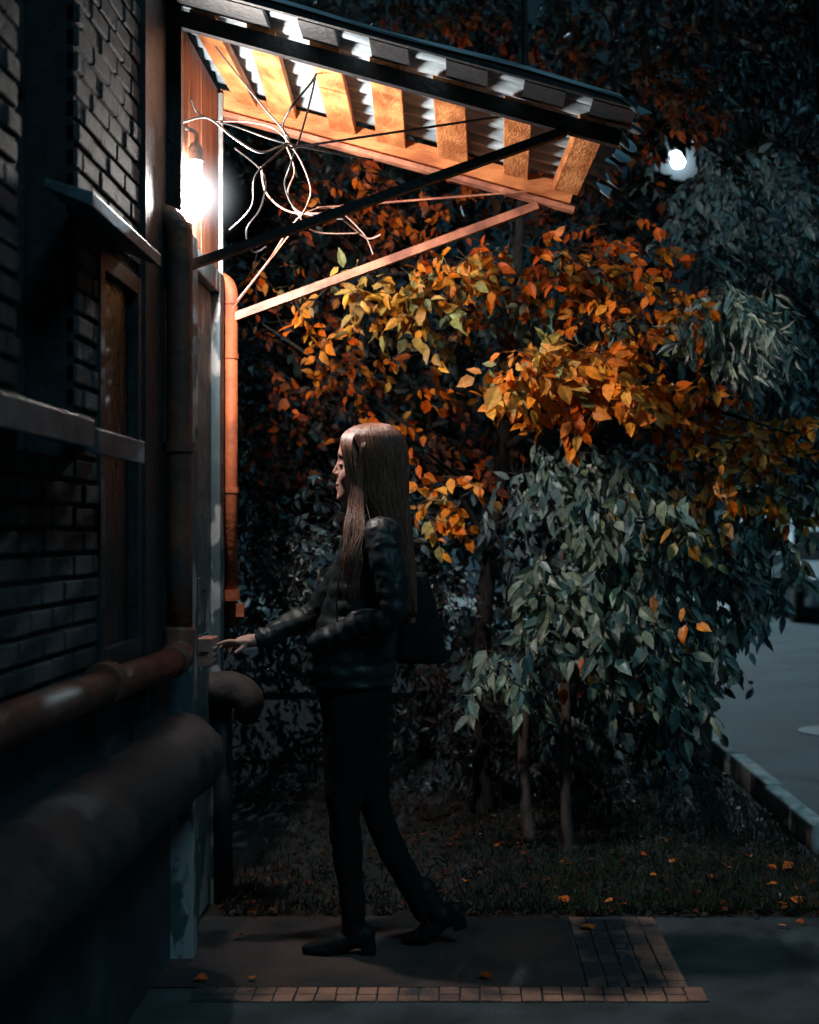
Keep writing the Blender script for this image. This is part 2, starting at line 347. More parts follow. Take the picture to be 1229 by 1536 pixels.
b = MB(); b.tube([P(350,462,5.2),P(440,345,5.0)], .003, 6); b.build('tie_rod','pinkmetal',cn)

# lamp
t = thing('wall_lamp', 'bare glowing white bulb on the wall below the canopy', 'lamp', (-.86, 4.62, 2.45))
bc = P(294, 292, 4.62)
R = [(-.085,.010),(-.075,.020),(-.05,.031),(-.025,.035),(0,.033),(.035,.027),(.07,.021),(.10,.018)]
MB().rings([(bc.z+z, bc.x, bc.y, r, r) for z, r in R], 16).build('bulb','bulb',t,smooth=True)
MB().rings([(bc.z+z, bc.x, bc.y, r, r) for z, r in ((.10,.02),(.11,.024),(.15,.024),(.165,.016))], 16).build('socket','greymetal',t)
MB().tube([bc+Vector((0,0,.16)),bc+Vector((0,0,.2)),bc+Vector((-.04,0,.22)),(WX+.03,bc.y,bc.z+.22)],.007,8,4).build('arm','greymetal',t)
MB().ell(bc, (.19,.19,.19), 20, 14).build('painted_halo', halo_mat('lamp_painted_halo',(.85,.93,1),30,tuple(bc),.19), t)  # added glowing sphere, paints the flare round the bulb

# cables
cabs = [
 ('whitecable', .0038, 4.55, [(275,183),(312,177),(350,206),(388,228),(415,222),(432,214)], 'white cable looping from the lamp to the tangle of wires'),
 ('whitecable', .003, 4.6, [(283,18),(335,85),(395,160),(425,195),(430,215)], 'straight pale cable dropping from the upper corner of the canopy to the tangle'),
 ('tancable', .003, 4.7, [(320,182),(372,183),(415,195),(448,235),(466,280),(462,305),(452,325)], 'pale cable arching over the tangle and down to its lower knot'),
 ('blackcable', .004, 4.65, [(506,78),(485,88),(470,120),(438,160),(424,190),(432,215),(385,262),(378,310),(345,345)], 'black cable curling down from the third slat through the tangle'),
 ('blackcable', .0035, 4.7, [(287,148),(300,172),(355,190),(430,215),(560,240)], 'thin black cable crossing the tangle from left to right'),
 ('blackcable', .0035, 4.75, [(470,60),(474,110),(455,190),(435,250),(428,280),(450,318),(520,330)], 'black cable hanging in a wide bow right of the tangle'),
 ('tancable', .0034, 4.9, [(392,250),(400,290),(436,318),(500,322),(530,342),(552,358),(572,352)], 'tan cable running right from the tangle towards the leaves'),
 ('tancable', .0028, 4.95, [(355,452),(400,395),(430,350),(455,322),(500,312),(545,350),(560,382)], 'tan cable rising from the bracket foot and drooping at its end'),
 ('tancable', .0028, 4.85, [(428,215),(442,255),(432,290),(448,322),(475,348),(540,350)], 'tan cable bowed below the tangle, ending short'),
 ('blackcable', .0035, 4.9, [(352,222),(396,262),(392,310),(370,345),(380,378),(400,370)], 'thin black cable with a hooked lower end near the rear post'),
]
for m_, r_, Y_, pts, lab in cabs:
    ys = [Y_+.05*math.sin(i*1.7) for i in range(len(pts))]
    o = MB().tube([P(a, c, yy) for (a, c), yy in zip(pts, ys)], r_, 7, 7).build('cable', m_, smooth=True); tag(o, lab, 'cable', 'cables tangled under the canopy')

# intercom
ic = P(311, 977, 4.66)
t = thing('intercom', 'small salmon coloured door intercom box beside the reaching hand', 'intercom', tuple(ic))
MB().box(ic.x-.028,ic.x+.024,4.62,4.74,ic.z-.048,ic.z+.046).build('housing','intercom',t,bevel=.004)
MB().box(WX+.02,ic.x-.03,4.63,4.73,ic.z-.035,ic.z+.035).build('back_box','blackmetal',t)
b = MB()
for i in range(3):
    for j in range(3): b.ell((ic.x+.025,4.645+.022*i,ic.z-.03+.02*j),(.004,.007,.007),8,6)
b.build('keypad','greymetal',t)
MB().box(ic.x-.016,ic.x+.012,4.612,4.619,ic.z-.002,ic.z+.002).build('seam','blackmetal',t)

# ------------------------------------------------------------ person
HY = 4.6
def rg(rows, Y, cy=None):
    out = []
    for (py, a, c, w) in rows:
        p = P(a, py, Y); q = P(c, py, Y); out.append((p.z, (p.x+q.x)/2, cy if cy is not None else Y, (q.x-p.x)/2, w))
    return out[::-1]
pr = thing('person', 'long haired person in a black quilted jacket reaching for the intercom', 'person', (-.33, 4.6, 0))
b = MB()
head = [(645,548,572,.02),(650,532,586,.040),(658,519,598,.055),(667,511,601,.064),(676,508,602,.068),(684,506.5,602,.068),(691,509,601,.067),(700,508.5,599,.066),(712,508,595,.064),(722,507.5,588,.059),(732,508,580,.053),(742,508.5,572,.046),(750,511,562,.038),(757,517,556,.026)]
b.rings(interp(rg(head, HY), .004), 36, .88)
b.limb([P(511,691,HY), P(507,700,HY), P(502.5,708,HY)], [.0085,.0088,.0082], 12, 4)
b.limb([P(502.5,709,HY), P(509,716,HY)], [.008,.009], 12, 2)
for s in (-1,1):
    b.ell(P(508,711,HY)+Vector((0,s*.009,0)), (.010,.008,.007))
    b.ell(P(522,716,HY)+Vector((0,s*.034,0)), (.026,.024,.034))
    b.ell(P(514,698,HY)+Vector((0,s*.030,0)), (.010,.012,.007))
    b.ell(P(556,702,HY)+Vector((0,s*.068,0)), (.016,.008,.03))
b.ell(P(508,726,HY), (.0095,.020,.007)); b.ell(P(508.5,732.5,HY), (.009,.017,.0072)); b.ell(P(511.5,746,HY), (.014,.022,.016)); b.ell(P(512,738,HY), (.013,.022,.014)); b.ell(P(510,720,HY), (.009,.02,.01))
b.limb([P(558,735,HY), P(565,775,HY), P(563,810,HY)], [.047,.05,.07])
b.rings(interp(rg([(790,530,595,.14),(830,515,600,.15),(900,495,595,.13),(980,480,590,.13),(1060,488,582,.13),(1090,500,574,.10)], HY), .01), 24)
LS, LE, LW = P(573,812,4.46), P(588,915,4.41), P(488,962,4.47)
RS, RE, RW = P(548,815,4.74), P(478,915,4.79), P(386,960,4.70)
b.limb([LS, LE, LW], [.045,.036,.022]); b.limb([RS, RE, RW], [.045,.038,.024])
wr = RW; kn = P(361,963,4.69)
b.limb([wr, wr.lerp(kn,.5), kn], [.021,.023,.019], 12)
for s in (-1,0,1): b.ell(kn+Vector((.012, s*.016, .002)), (.028,.014,.012))
tips = [(-.024,[(350,961),(340,962),(329,966)],.0073), (-.008,[(349,963),(339,966),(332,972)],.0077), (.008,[(349,966),(341,971),(337,978)],.0073), (.023,[(352,969),(347,975),(344,981)],.0064)]
for dy, pp, r_ in tips:
    pts = [kn+Vector((.005,dy*.9,0))]+[P(a,c,4.69)+Vector((0,dy,0)) for a,c in pp]
    b.limb(pts, [r_*1.15,r_*1.05,r_,r_*.82], 10, 3)
b.limb([wr+Vector((-.03,-.020,-.004)), P(364,972,4.665), P(354,979,4.66)], [.012,.0092,.0075], 10, 3)
b.limb([P(535,1070,4.53), P(517,1225,4.52), P(530,1385,4.54)], [.06,.038,.028]); b.limb([P(540,1070,4.68), P(570,1225,4.68), P(642,1372,4.66)], [.06,.038,.028])
b.build('body', 'skin', pr, remesh=.0036, relax=5)
for s in (-1,1):
    MB().ell(P(511.5,698,HY)+Vector((0,s*.036,0)), (.005,.009,.0020)).build('eye','eye',pr,smooth=True)
    MB().tube([P(508.5,685,HY)+Vector((0,s*.022,0)),P(510,682,HY)+Vector((.0,s*.036,.002)),P(517,684,HY)+Vector((0,s*.050,0))],.0014,6,4).build('eyebrow','hair',pr,smooth=True)
# jacket
b = MB()
jr = interp(rg([(758,540,585,.056),(775,537,592,.074),(786,528,598,.11),(800,518,604,.145),(825,509,607,.155),(860,501,606,.15),(910,487,600,.145),(960,470,595,.15),(1000,459,592,.155),(1026,463,590,.15)], HY), .006)
jr = [(z, cx, cy, a+.006*abs(math.sin(math.pi*z/.052)), bb+.006*abs(math.sin(math.pi*z/.052))) for (z,cx,cy,a,bb) in jr]
b.rings(jr, 40)
b.limb([LS+Vector((0,.03,.0)), LS, LE, LE.lerp(LW,.5), LW, P(474,968,4.50)], [.061,.059,.046,.040,.035,.030], 18, 12, .006, .048)
b.limb([RS, RE, RE.lerp(RW,.5), RW+Vector((.015,0,.003))], [.059,.045,.036,.028], 18, 14, .005, .048)
o = b.build('jacket','jacket',pr, remesh=.0055, relax=2); lumpy(o, .05, .016)
MB().tube([P(519,1024,4.45),P(505,900,4.44),P(527,800,4.47)],.003,6,6).build('seam','jacket',pr)
b = MB()
b.rings(interp(rg([(1005,473,588,.14),(1040,478,588,.14),(1080,484,582,.13),(1105,496,572,.10)], HY), .01), 30)
b.limb([P(526,1065,4.535), P(520,1150,4.53), P(516,1225,4.525), P(526,1310,4.535), P(530,1372,4.54)], [.092,.072,.051,.044,.038], 18, 8)
b.limb([P(543,1065,4.67), P(552,1150,4.67), P(568,1225,4.67), P(608,1310,4.66), P(637,1365,4.66)], [.092,.071,.050,.043,.037], 18, 8)
o = b.build('trousers','trousers',pr, remesh=.007, relax=2); lumpy(o, .08, .018)
def boot(ank, heel, ball, toe, up):
    b = MB(); b.limb([up, ank, ank.lerp(heel,.5)], [.041,.038,.036], 14, 4)
    b.limb([heel+Vector((-.005,0,.038)), ank.lerp(ball,.55), ball+Vector((0,0,.028)), toe+Vector((0,0,.020))], [.032,.035,.031,.016], 16, 5)
    b.limb([ball+Vector((0,-.012,.018)), toe+Vector((.015,-.006,.016))], [.022,.014]); b.limb([ball+Vector((0,.012,.018)), toe+Vector((.015,.006,.016))], [.022,.014])
    b.build('boot','boot',pr, remesh=.0045, relax=2)
    d = (ball-heel).normalized(); n = Vector((d.z,0,-d.x)); n = n if n.z < 0 else -n
    h = MB(); h.beam(heel+Vector((0,0,.03)), heel+n*.028, .046, .046, (1,0,0)); h.build('boot_heel','boot',pr,bevel=.004)
boot(P(531,1392,4.55), Vector((P(551,0,4.55).x,4.55,.030)), Vector((P(490,1430,4.55).x,4.55,.0)), Vector((P(460,1430,4.55).x,4.55,.0)), P(530,1345,4.54))
boot(P(654,1368,4.66), P(684,1382,4.66), Vector((P(638,1418,4.66).x,4.66,.010)), Vector((P(611,1420,4.66).x,4.66,.0)), P(636,1334,4.66))
# hair
hr = rg([(634,552,574,.016),(637,540,584,.032),(642,528,593,.050),(648,519,600,.062),(655,514,605,.071),(662,514,608,.075),(670,517,610,.078),(685,523,612,.081),(698,526,612,.082),(720,529,612,.082),(745,532,611,.083),(765,540,611,.084),(785,556,613,.088),(810,574,616,.088),(850,588,620,.083),(895,598,623,.068),(935,608,624,.03)], HY)
hi_ = interp(hr, .004)
b = MB(); b.rings([(z,cx,cy,a*.96,bb*.95) for z,cx,cy,a,bb in hi_], 32)
b.limb([P(540,735,4.54),P(536,790,4.475),P(531,840,4.435),P(527,870,4.435)], [.014,.016,.010,.004], 12, 6)
b.build('hair','hair',pr, remesh=.005, relax=4)
b = MB()
HI = np.array(hi_[::-1]); nr = len(HI)
for s in range(2600):
    t0 = random.uniform(0, 2*math.pi); k0 = 1.0+random.gauss(0,.018); pts = []; end = nr-2-int(random.random()**1.3*44); wob = random.uniform(-.25,.25); ph = random.uniform(0,6); fr = random.uniform(.045,.11)
    spl = random.gauss(.0005,.0014)
    if math.cos(t0) < -.55: end = min(end, random.randint(8,14))   # nothing hangs down over the face
    for i in list(range(1, min(12,end), 2))+list(range(13, end, 6)):
        z, cx, cy, a, bb = HI[i]; tt = t0+wob*min(1,i/40)*math.sin(i*fr+ph); kk = k0+max(0,i-44)*spl
        kk = min(max(kk,.85),1.22)
        pts.append(Vector((cx+a*kk*math.cos(tt), cy+bb*kk*math.sin(tt), z)))
    if len(pts) > 3: b.tube(pts, [.0008]+[.0010]*(len(pts)-2)+[.0003], 3, 1)
for s in range(200):
    o_ = Vector((random.gauss(0,.013), random.uniform(-.02,.012), 0)); w_ = random.uniform(-.016,.016)
    b.tube([P(548,664,4.53)+o_*.3, P(539,710,4.53)+o_*.5, P(536,755,4.51)+o_*.8, P(534,795,4.455)+o_+Vector((w_,0,0)), P(529,840,4.42)+o_*.9-Vector((w_,0,0)), P(random.uniform(514,538),random.uniform(845,915),4.43)+o_*.5], [.0010,.0010,.0010,.0010,.0009,.0003], 3, 4)
for s in range(700):
    sd = -1 if s % 3 else 1; u = random.random(); g_ = random.gauss(0,1.6)
    b.tube([P(534+18*u,641-4*u,HY)+Vector((0,sd*.004,0)), P(519+18*u+g_*.3,650-3*u,HY)+Vector((0,sd*.044,0)), P(514+16*u+g_*.5,666,HY)+Vector((0,sd*(.066+.010*u),0)), P(519+13*u+g_*.6,690,HY)+Vector((0,sd*(.076+.007*u),0)),
            P(525+12*u+g_,725,HY)+Vector((0,sd*(.081+.005*u),0)), P(530+13*u+g_*1.5,762,HY)+Vector((0,sd*.09,0)), P(534+18*u+g_*2,800+random.uniform(-15,25),HY)+Vector((0,sd*.14,0))], [.0009]*6+[.0003], 3, 3)
b.build('hair_strands','hair',pr,smooth=True)
# bag
t = thing('shoulder_bag', 'soft black tote bag hanging behind the person at hip height', 'bag', tuple(P(635,1000,4.72)))
b = MB(); b.rings([(P(0,py,4.76).z, P((a+c)/2,0,4.76).x, 4.76, (c-a)/2/F*4.76, w) for py,a,c,w in interp([(858,596,640,.03),(900,592,652,.045),(950,592,664,.055),(985,592,672,.05),(1000,600,664,.04)],8)], 24, .55)
b.build('pouch','bag',t,smooth=True)
MB().tube([P(606,862,4.74),P(602,820,4.70),P(587,790,4.66),P(575,800,4.74),P(600,862,4.8)],.007,8,6).build('strap','bag',t,smooth=True)

# ------------------------------------------------------------ foliage
TX = np.array([0,-.44,-.38,0,.38,.44,0,0]); TY = np.array([0,.28,.62,1,.62,.28,.3,.64]); TZ = np.array([0,.07,.05,-.14,.05,.07,0,-.04])
TF = [(0,6,1),(1,6,7,2),(2,7,3),(0,5,6),(5,4,7,6),(4,3,7)]
SP = P(1017,243,25); CAM = Vector((0,0,CH)); SD = (SP-CAM).normalized()
class Leaves:
    def __init__(s): s.p=[]; s.d=[]; s.n=[]; s.L=[]; s.w=[]; s.c=[]
    def add(s,p,d,n,L,w,c): s.p.append(tuple(p)); s.d.append(tuple(d)); s.n.append(tuple(n)); s.L.append(L); s.w.append(w); s.c.append(c)
    def build(s, name, m, parent=None, cmax=1.9):
        p=np.array(s.p); d=np.array(s.d); n=np.array(s.n); L=np.array(s.L)[:,None]; w=np.array(s.w)[:,None]
        d/=np.linalg.norm(d,axis=1)[:,None]+1e-9; n=n-(n*d).sum(1)[:,None]*d; n/=np.linalg.norm(n,axis=1)[:,None]+1e-9; sd=np.cross(d,n)
        curl = rng.uniform(.2,cmax,(len(p),1))
        v = p[:,None,:]+ (TX[None,:]*L*w)[:,:,None]*sd[:,None,:] + (TY[None,:]*L)[:,:,None]*d[:,None,:] + (TZ[None,:]*L*curl)[:,:,None]*n[:,None,:]
        N=len(p); v=v.reshape(-1,3); fs=[]
        for i in range(N):
            k=8*i
            for f in TF: fs.append(tuple(q+k for q in f))
        me=bpy.data.meshes.new(name); me.from_pydata(v.tolist(),[],fs); me.materials.append(M[m])
        at=me.color_attributes.new('Col','FLOAT_COLOR','POINT'); c=np.repeat(np.array(s.c),8,axis=0); c=np.concatenate([c,np.ones((len(c),1))],1)
        at.data.foreach_set('color', c.astype(np.float32).ravel())
        o=bpy.data.objects.new(name,me); C.objects.link(o)
        if parent: o.parent=parent; o.matrix_parent_inverse=Matrix.Translation(-Vector(parent.location))
        return o
def rv(s=1): return Vector((random.gauss(0,s),random.gauss(0,s),random.gauss(0,s)))
def jc(pal):
    c = random.choice(pal); k = random.uniform(.55,1.3); return tuple(min(.92,x*k*random.uniform(.9,1.1)) for x in c)
ORG = [(.92,.20,.010),(.92,.16,.008),(.92,.28,.02),(.7,.10,.006),(.9,.18,.01),(.92,.36,.05)]
YEL = [(.75,.38,.06),(.92,.36,.035),(.5,.43,.14),(.86,.29,.025),(.34,.36,.16)]
OLV = [(.20,.24,.11),(.30,.28,.10),(.13,.18,.11)]
RED = [(.5,.07,.01),(.32,.04,.01),(.6,.11,.012),(.2,.05,.02)]
GRN = [(.14,.22,.19),(.22,.30,.25),(.09,.15,.14),(.32,.38,.29),(.06,.11,.11),(.2,.25,.16)]
TEAL = [(.10,.17,.19),(.15,.25,.27),(.06,.12,.14),(.22,.31,.32)]
PALE = [(.66,.72,.6),(.5,.58,.5),(.34,.44,.40)]
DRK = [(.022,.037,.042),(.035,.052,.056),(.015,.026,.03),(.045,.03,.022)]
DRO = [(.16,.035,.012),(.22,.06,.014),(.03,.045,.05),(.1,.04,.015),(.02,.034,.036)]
def sprigs(LV, TW, px, py, Y, rx, ry, rd, count, pal, L=.075, w=.62, n=7, droop=.5, span=.2, spread=1.0):
    for _ in range(count):
        while True:
            a, c, d = random.uniform(-1,1), random.uniform(-1,1), random.uniform(-1,1)
            if a*a+c*c+d*d < 1: break
        o = P(px+a*rx, py+c*ry, Y) + Vector((0, d*rd, 0)); 
        tw = Vector((random.gauss(.25,.7), random.gauss(-.4,.5), random.gauss(-droop,.35))).normalized()
        ln = span*random.uniform(.6,1.2); e = o+tw*ln; pal1 = jc(pal)
        if min(((q-SD*q.dot(SD)).length for q in (o-CAM, (o+e)/2-CAM, e-CAM))) < .11: continue
        TW.tube([o-tw*.03, o+tw*ln*.5+Vector((0,0,.01)), e-Vector((0,0,ln*.1))], [.0025,.0016,.001], 3, 0, False)
        for k in range(n):
            t = (k+.6)/n; b0 = o+tw*ln*t-Vector((0,0,ln*.1*t*t)); side = tw.cross(rv()).normalized()
            dd = (tw*.55 + side*spread*.8 + Vector((0,0,-droop*.7)) + rv(.15))
            nn = Vector((-.32,-.9,.45))+rv(.52)
            col = jc(pal); col = tuple(.6*x+.4*y for x,y in zip(col,pal1))
            LV.add(b0, dd, nn, L*random.uniform(.6,1.25), w*random.uniform(.75,1.15), col)
ot = thing('autumn_tree', 'tree with lit orange and yellow leaves spreading behind the canopy', 'tree', (.1,6.9,0))
LV=Leaves(); TW=MB(); A=(LV,TW)
sprigs(*A, 865,565,5.7,120,60,.25,60,ORG+YEL[:2],.076,n=7,droop=.4)
sprigs(*A, 790,550,5.55,60,42,.15,15,YEL+ORG[:3],.092,n=6)
sprigs(*A, 800,395,5.95,200,50,.35,46,ORG+RED[:1],.062,n=7)
sprigs(*A, 680,400,5.8,55,36,.25,13,ORG[:3]+YEL,.07)
sprigs(*A, 590,445,5.8,80,42,.25,24,YEL+OLV[:1],.072)
sprigs(*A, 490,470,6.0,60,36,.25,8,YEL+ORG,.063)
sprigs(*A, 950,490,6.0,120,85,.35,42,ORG+RED[:1],.062,n=7)
sprigs(*A, 1020,590,6.05,95,58,.3,24,ORG+RED[:2]+YEL[:2],.064)
sprigs(*A, 920,370,6.3,90,50,.3,22,RED+ORG[:2],.058)
sprigs(*A, 830,470,5.95,220,110,.3,40,GRN+OLV+DRK,.062,n=6)
sprigs(*A, 1160,650,6.2,75,32,.25,16,ORG+YEL,.066)
sprigs(*A, 1070,680,6.1,70,35,.3,12,YEL+ORG,.066)
sprigs(*A, 560,300,6.6,150,60,.4,34,RED+ORG[:1],.056)
sprigs(*A, 540,580,6.6,120,80,.4,26,ORG+RED,.06,n=5)
sprigs(*A, 430,520,6.9,70,100,.4,22,RED+DRO,.056,n=5)
sprigs(*A, 610,620,6.3,65,55,.3,14,ORG[:5],.064,n=5)
sprigs(*A, 650,745,5.9,34,55,.2,13,ORG+YEL,.068,n=6)
sprigs(*A, 770,470,6.6,150,90,.4,44,RED+OLV+DRO,.06)
sprigs(*A, 690,660,6.8,80,70,.4,20,RED+DRO,.058)
sprigs(*A, 440,410,6.4,70,40,.3,9,ORG+RED+OLV,.056,n=5)
sprigs(*A, 860,240,7.2,160,80,.4,40,RED+DRO,.06)
sprigs(*A, 700,60,7.5,170,70,.5,38,RED+DRO,.064)
sprigs(*A, 990,130,7.0,80,90,.4,36,RED+DRO,.064)
sprigs(*A, 430,690,7.2,90,80,.4,22,RED+DRO,.056,n=5)
LV.build('leaves','leafF',ot,1.4); TW.build('twigs','twig',ot)
b=MB()
T0=[(.12,6.9,-.05),(.10,6.9,.6),(.14,6.85,1.2),(.2,6.8,1.7),(.25,6.7,2.3),(.3,6.6,3.2),(.3,6.7,4.2)]
b.tube(T0,[.05,.045,.04,.035,.03,.02,.01],12,6); b.build('trunk','darkbark',ot,smooth=True)
for br in ([(.14,6.85,1.3),(-.2,6.7,1.8),(-.6,6.5,2.1),(-.9,6.4,2.3)],[(.2,6.8,1.75),(.6,6.3,1.95),(1.0,6.1,1.9),(1.5,6.1,1.75)],[(.22,6.75,1.9),(.4,6.3,2.2),(.6,6.0,2.3),(.9,5.9,2.35)],[(.25,6.7,2.3),(-.1,6.4,2.5),(-.4,6.1,2.45)],[(.2,6.8,1.5),(0,6.3,1.6),(-.15,6.0,1.7)]):
    MB().tube(br,[.02,.015,.01,.004][:len(br)] if len(br)==4 else [.018,.012,.005],8,6).build('branch','darkbark',ot,smooth=True)
gs = thing('leafy_shrub', 'shrub with long drooping grey green leaves right of the person', 'shrub', (.45,6.1,0))
LV=Leaves(); TW=MB(); A=(LV,TW)
sprigs(*A, 930,770,5.9,115,90,.35,66,GRN,.09,w=.54,n=7,droop=1.0)
sprigs(*A, 875,890,5.9,115,95,.35,66,GRN,.095,w=.54,n=7,droop=1.1)
sprigs(*A, 965,980,6.0,85,100,.35,46,GRN,.09,w=.52,n=7,droop=1.2)
sprigs(*A, 750,992,5.9,60,28,.2,15,GRN,.09,w=.48,droop=.9)
sprigs(*A, 1050,850,6.2,75,100,.35,44,GRN+TEAL,.085,w=.48,n=8,droop=1.2)
sprigs(*A, 1130,810,6.5,60,95,.4,44,TEAL+GRN,.085,w=.46,n=8,droop=1.2)
sprigs(*A, 1130,900,6.4,40,40,.3,10,TEAL,.085,w=.44,n=8,droop=1.4)
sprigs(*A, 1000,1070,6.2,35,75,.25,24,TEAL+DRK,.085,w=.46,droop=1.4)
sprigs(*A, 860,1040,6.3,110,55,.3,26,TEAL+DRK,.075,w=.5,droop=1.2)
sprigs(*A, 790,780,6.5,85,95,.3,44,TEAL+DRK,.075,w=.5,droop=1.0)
sprigs(*A, 850,700,6.1,90,55,.3,32,GRN+TEAL,.085,w=.5,droop=1.0)
sprigs(*A, 1000,740,5.85,80,50,.2,13,YEL+OLV,.08,w=.6,n=4,droop=.9)
sprigs(*A, 1080,730,6.0,70,35,.2,12,YEL+ORG[:2],.08,w=.6,n=4,droop=.9)
sprigs(*A, 1000,900,5.75,60,50,.2,5,YEL+ORG,.075,w=.6,n=2,droop=1.0)
sprigs(*A, 870,990,5.8,60,30,.2,4,YEL+ORG,.07,w=.6,n=2,droop=1.0)
sprigs(*A, 1190,730,6.3,50,45,.2,15,YEL+GRN,.08,w=.6,n=4,droop=1.0)
LV.build('leaves','leafG',gs); TW.build('twigs','twig',gs)
for st in ([(795,1245),(785,1150),(790,1050),(800,980),(840,850),(870,720)],[(852,1275),(848,1160),(850,1060),(855,960),(900,820),(960,700)]):
    MB().tube([P(a,c,6.05+.02*i) - (Vector((0,0,.05)) if i==0 else Vector()) for i,(a,c) in enumerate(st)],[.026,.024,.022,.018,.012,.006],10,6).build('stem','bark',gs,smooth=True)
wt = thing('willow_tree', 'tree with narrow pale hanging leaves at the upper right', 'tree', (2.2,7.4,0))
LV=Leaves(); TW=MB(); A=(LV,TW)
sprigs(*A, 1100,470,5.95,72,55,.2,56,PALE,.11,w=.2,n=10,droop=1.1,span=.18,spread=1.2)
sprigs(*A, 1150,310,6.9,100,110,.4,110,TEAL+GRN[:1],.075,w=.5,droop=.8)
sprigs(*A, 1060,340,7.0,60,80,.4,52,TEAL,.075,w=.5,droop=.8)
sprigs(*A, 1185,560,6.8,60,120,.4,86,TEAL+GRN[:1],.08,w=.48,droop=1)
sprigs(*A, 1130,120,7.4,130,120,.5,90,DRK+TEAL[:1],.08,w=.5,droop=.7)
sprigs(*A, 1030,240,7.4,60,60,.4,34,TEAL,.065,w=.5,droop=.7)
sprigs(*A, 1120,620,7.2,90,60,.4,50,TEAL,.08,w=.48,droop=1)
LV.build('leaves','leafG',wt); TW.build('twigs','twig',wt)
MB().tube([(2.25,7.5,-.05),(2.2,7.4,1.0),(2.1,7.3,2.0),(1.9,7.2,3.0),(1.8,7.2,4.2)],[.09,.08,.065,.05,.02],12,6).build('trunk','darkbark',wt,smooth=True)
for br in ([(2.12,7.3,1.9),(1.8,6.9,2.3),(1.35,6.5,2.6)],[(2.15,7.35,1.6),(2.0,7.0,1.9),(1.6,6.8,1.8)]):
    MB().tube(br,[.03,.018,.006],8,6).build('branch','darkbark',wt,smooth=True)
LV=Leaves(); TW=MB(); A=(LV,TW)
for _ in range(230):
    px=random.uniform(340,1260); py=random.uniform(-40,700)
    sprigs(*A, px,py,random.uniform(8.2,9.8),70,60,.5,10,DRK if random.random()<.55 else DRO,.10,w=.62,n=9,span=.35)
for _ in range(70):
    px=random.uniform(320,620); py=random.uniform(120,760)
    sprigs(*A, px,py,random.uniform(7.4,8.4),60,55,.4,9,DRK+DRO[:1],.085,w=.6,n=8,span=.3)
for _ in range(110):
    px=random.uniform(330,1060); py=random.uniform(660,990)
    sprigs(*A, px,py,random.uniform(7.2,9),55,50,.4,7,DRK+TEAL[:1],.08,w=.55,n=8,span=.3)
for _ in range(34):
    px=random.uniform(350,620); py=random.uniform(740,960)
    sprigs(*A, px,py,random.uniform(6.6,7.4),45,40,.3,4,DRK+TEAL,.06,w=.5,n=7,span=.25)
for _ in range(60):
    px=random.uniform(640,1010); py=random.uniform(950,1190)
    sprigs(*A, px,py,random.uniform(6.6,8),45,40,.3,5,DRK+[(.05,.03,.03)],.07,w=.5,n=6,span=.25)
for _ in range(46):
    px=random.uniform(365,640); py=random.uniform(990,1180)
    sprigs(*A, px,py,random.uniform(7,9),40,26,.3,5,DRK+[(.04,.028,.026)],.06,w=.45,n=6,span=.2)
sprigs(*A, 440,850,6.6,90,80,.3,44,PALE+TEAL,.032,w=.5,n=4,span=.25)  # small pale leaves here and below are coloured as cool glints of light
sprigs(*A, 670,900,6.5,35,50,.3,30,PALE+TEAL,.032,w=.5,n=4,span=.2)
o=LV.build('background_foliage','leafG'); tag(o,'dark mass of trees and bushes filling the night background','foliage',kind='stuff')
o=TW.build('background_twigs','twig'); tag(o,'fine dark twigs within the background foliage','twigs',kind='stuff')
for i,(x,y) in enumerate(((-.2,8.6),(.9,8.9),(1.35,8.0))):
    o=MB().tube([(x,y,-.05),(x+.05,y,1.2),(x-.03,y,2.5),(x+.1,y,4.5)],[.06,.05,.04,.02],10,6).build('tree_trunk','darkbark',smooth=True)
    tag(o,['dark trunk behind the person in the background foliage','dark trunk deep behind the drooping shrub','dark trunk behind the shrub nearest the road'][i],'tree')

# grass and litter
LV=Leaves()
for _ in range(20000):
    y=5.04+5*random.random()**1.8; x=random.uniform(-.85,1.46)
    if x<.0 and random.random()<.6: continue
    LV.add((x,y,-.005),(random.gauss(0,.5),random.gauss(0,.5),1),(random.gauss(0,1),-1,.2),random.uniform(.02,.07),.09,jc([(.06,.09,.055),(.04,.06,.048),(.08,.09,.05)] if x>.3 else [(.05,.065,.05),(.035,.05,.045)]))
o=LV.build('grass','grass'); tag(o,'thin dark grass over the planting bed','grass',kind='stuff')
LV=Leaves()
for _ in range(3000):
    y=5.0+6*random.random()**1.5; x=random.uniform(-.85,1.48)
    LV.add((x,y,.012+random.random()*.01),(random.gauss(0,1),random.gauss(0,1),random.gauss(0,.15)),(random.gauss(0,.3),random.gauss(0,.3),1),random.uniform(.02,.045),.65,jc([(.10,.035,.02),(.05,.035,.03),(.16,.045,.015),(.04,.04,.04)]))
o=LV.build('leaf_litter','leafF'); tag(o,'brown fallen leaves scattered through the grass','fallen leaves',kind='stuff')
def gp(px,py): Y=CH*F/(py-800); return (px-690)/F*Y, Y
spots=[(853,1363),(908,1360),(926,1366),(872,1394),(1178,1307),(1183,1367),(1207,1389),(738,1472),(313,1474),(378,1476),(363,1409),(773,1273),(905,1237),(1012,1302),(1090,1310),(960,1290),(742,1303),(820,1330),(1150,1335),(1040,1345),(900,1262),(1180,1395),(870,1247),(700,1330),(1120,1290),(940,1255),(1205,1362),(1192,1311),(745,1278),(785,1290),(1165,1312),(1172,1372),(892,1397),(1110,1260),(1000,1270),(975,1320),(840,1300),(1060,1325),(1195,1340)]
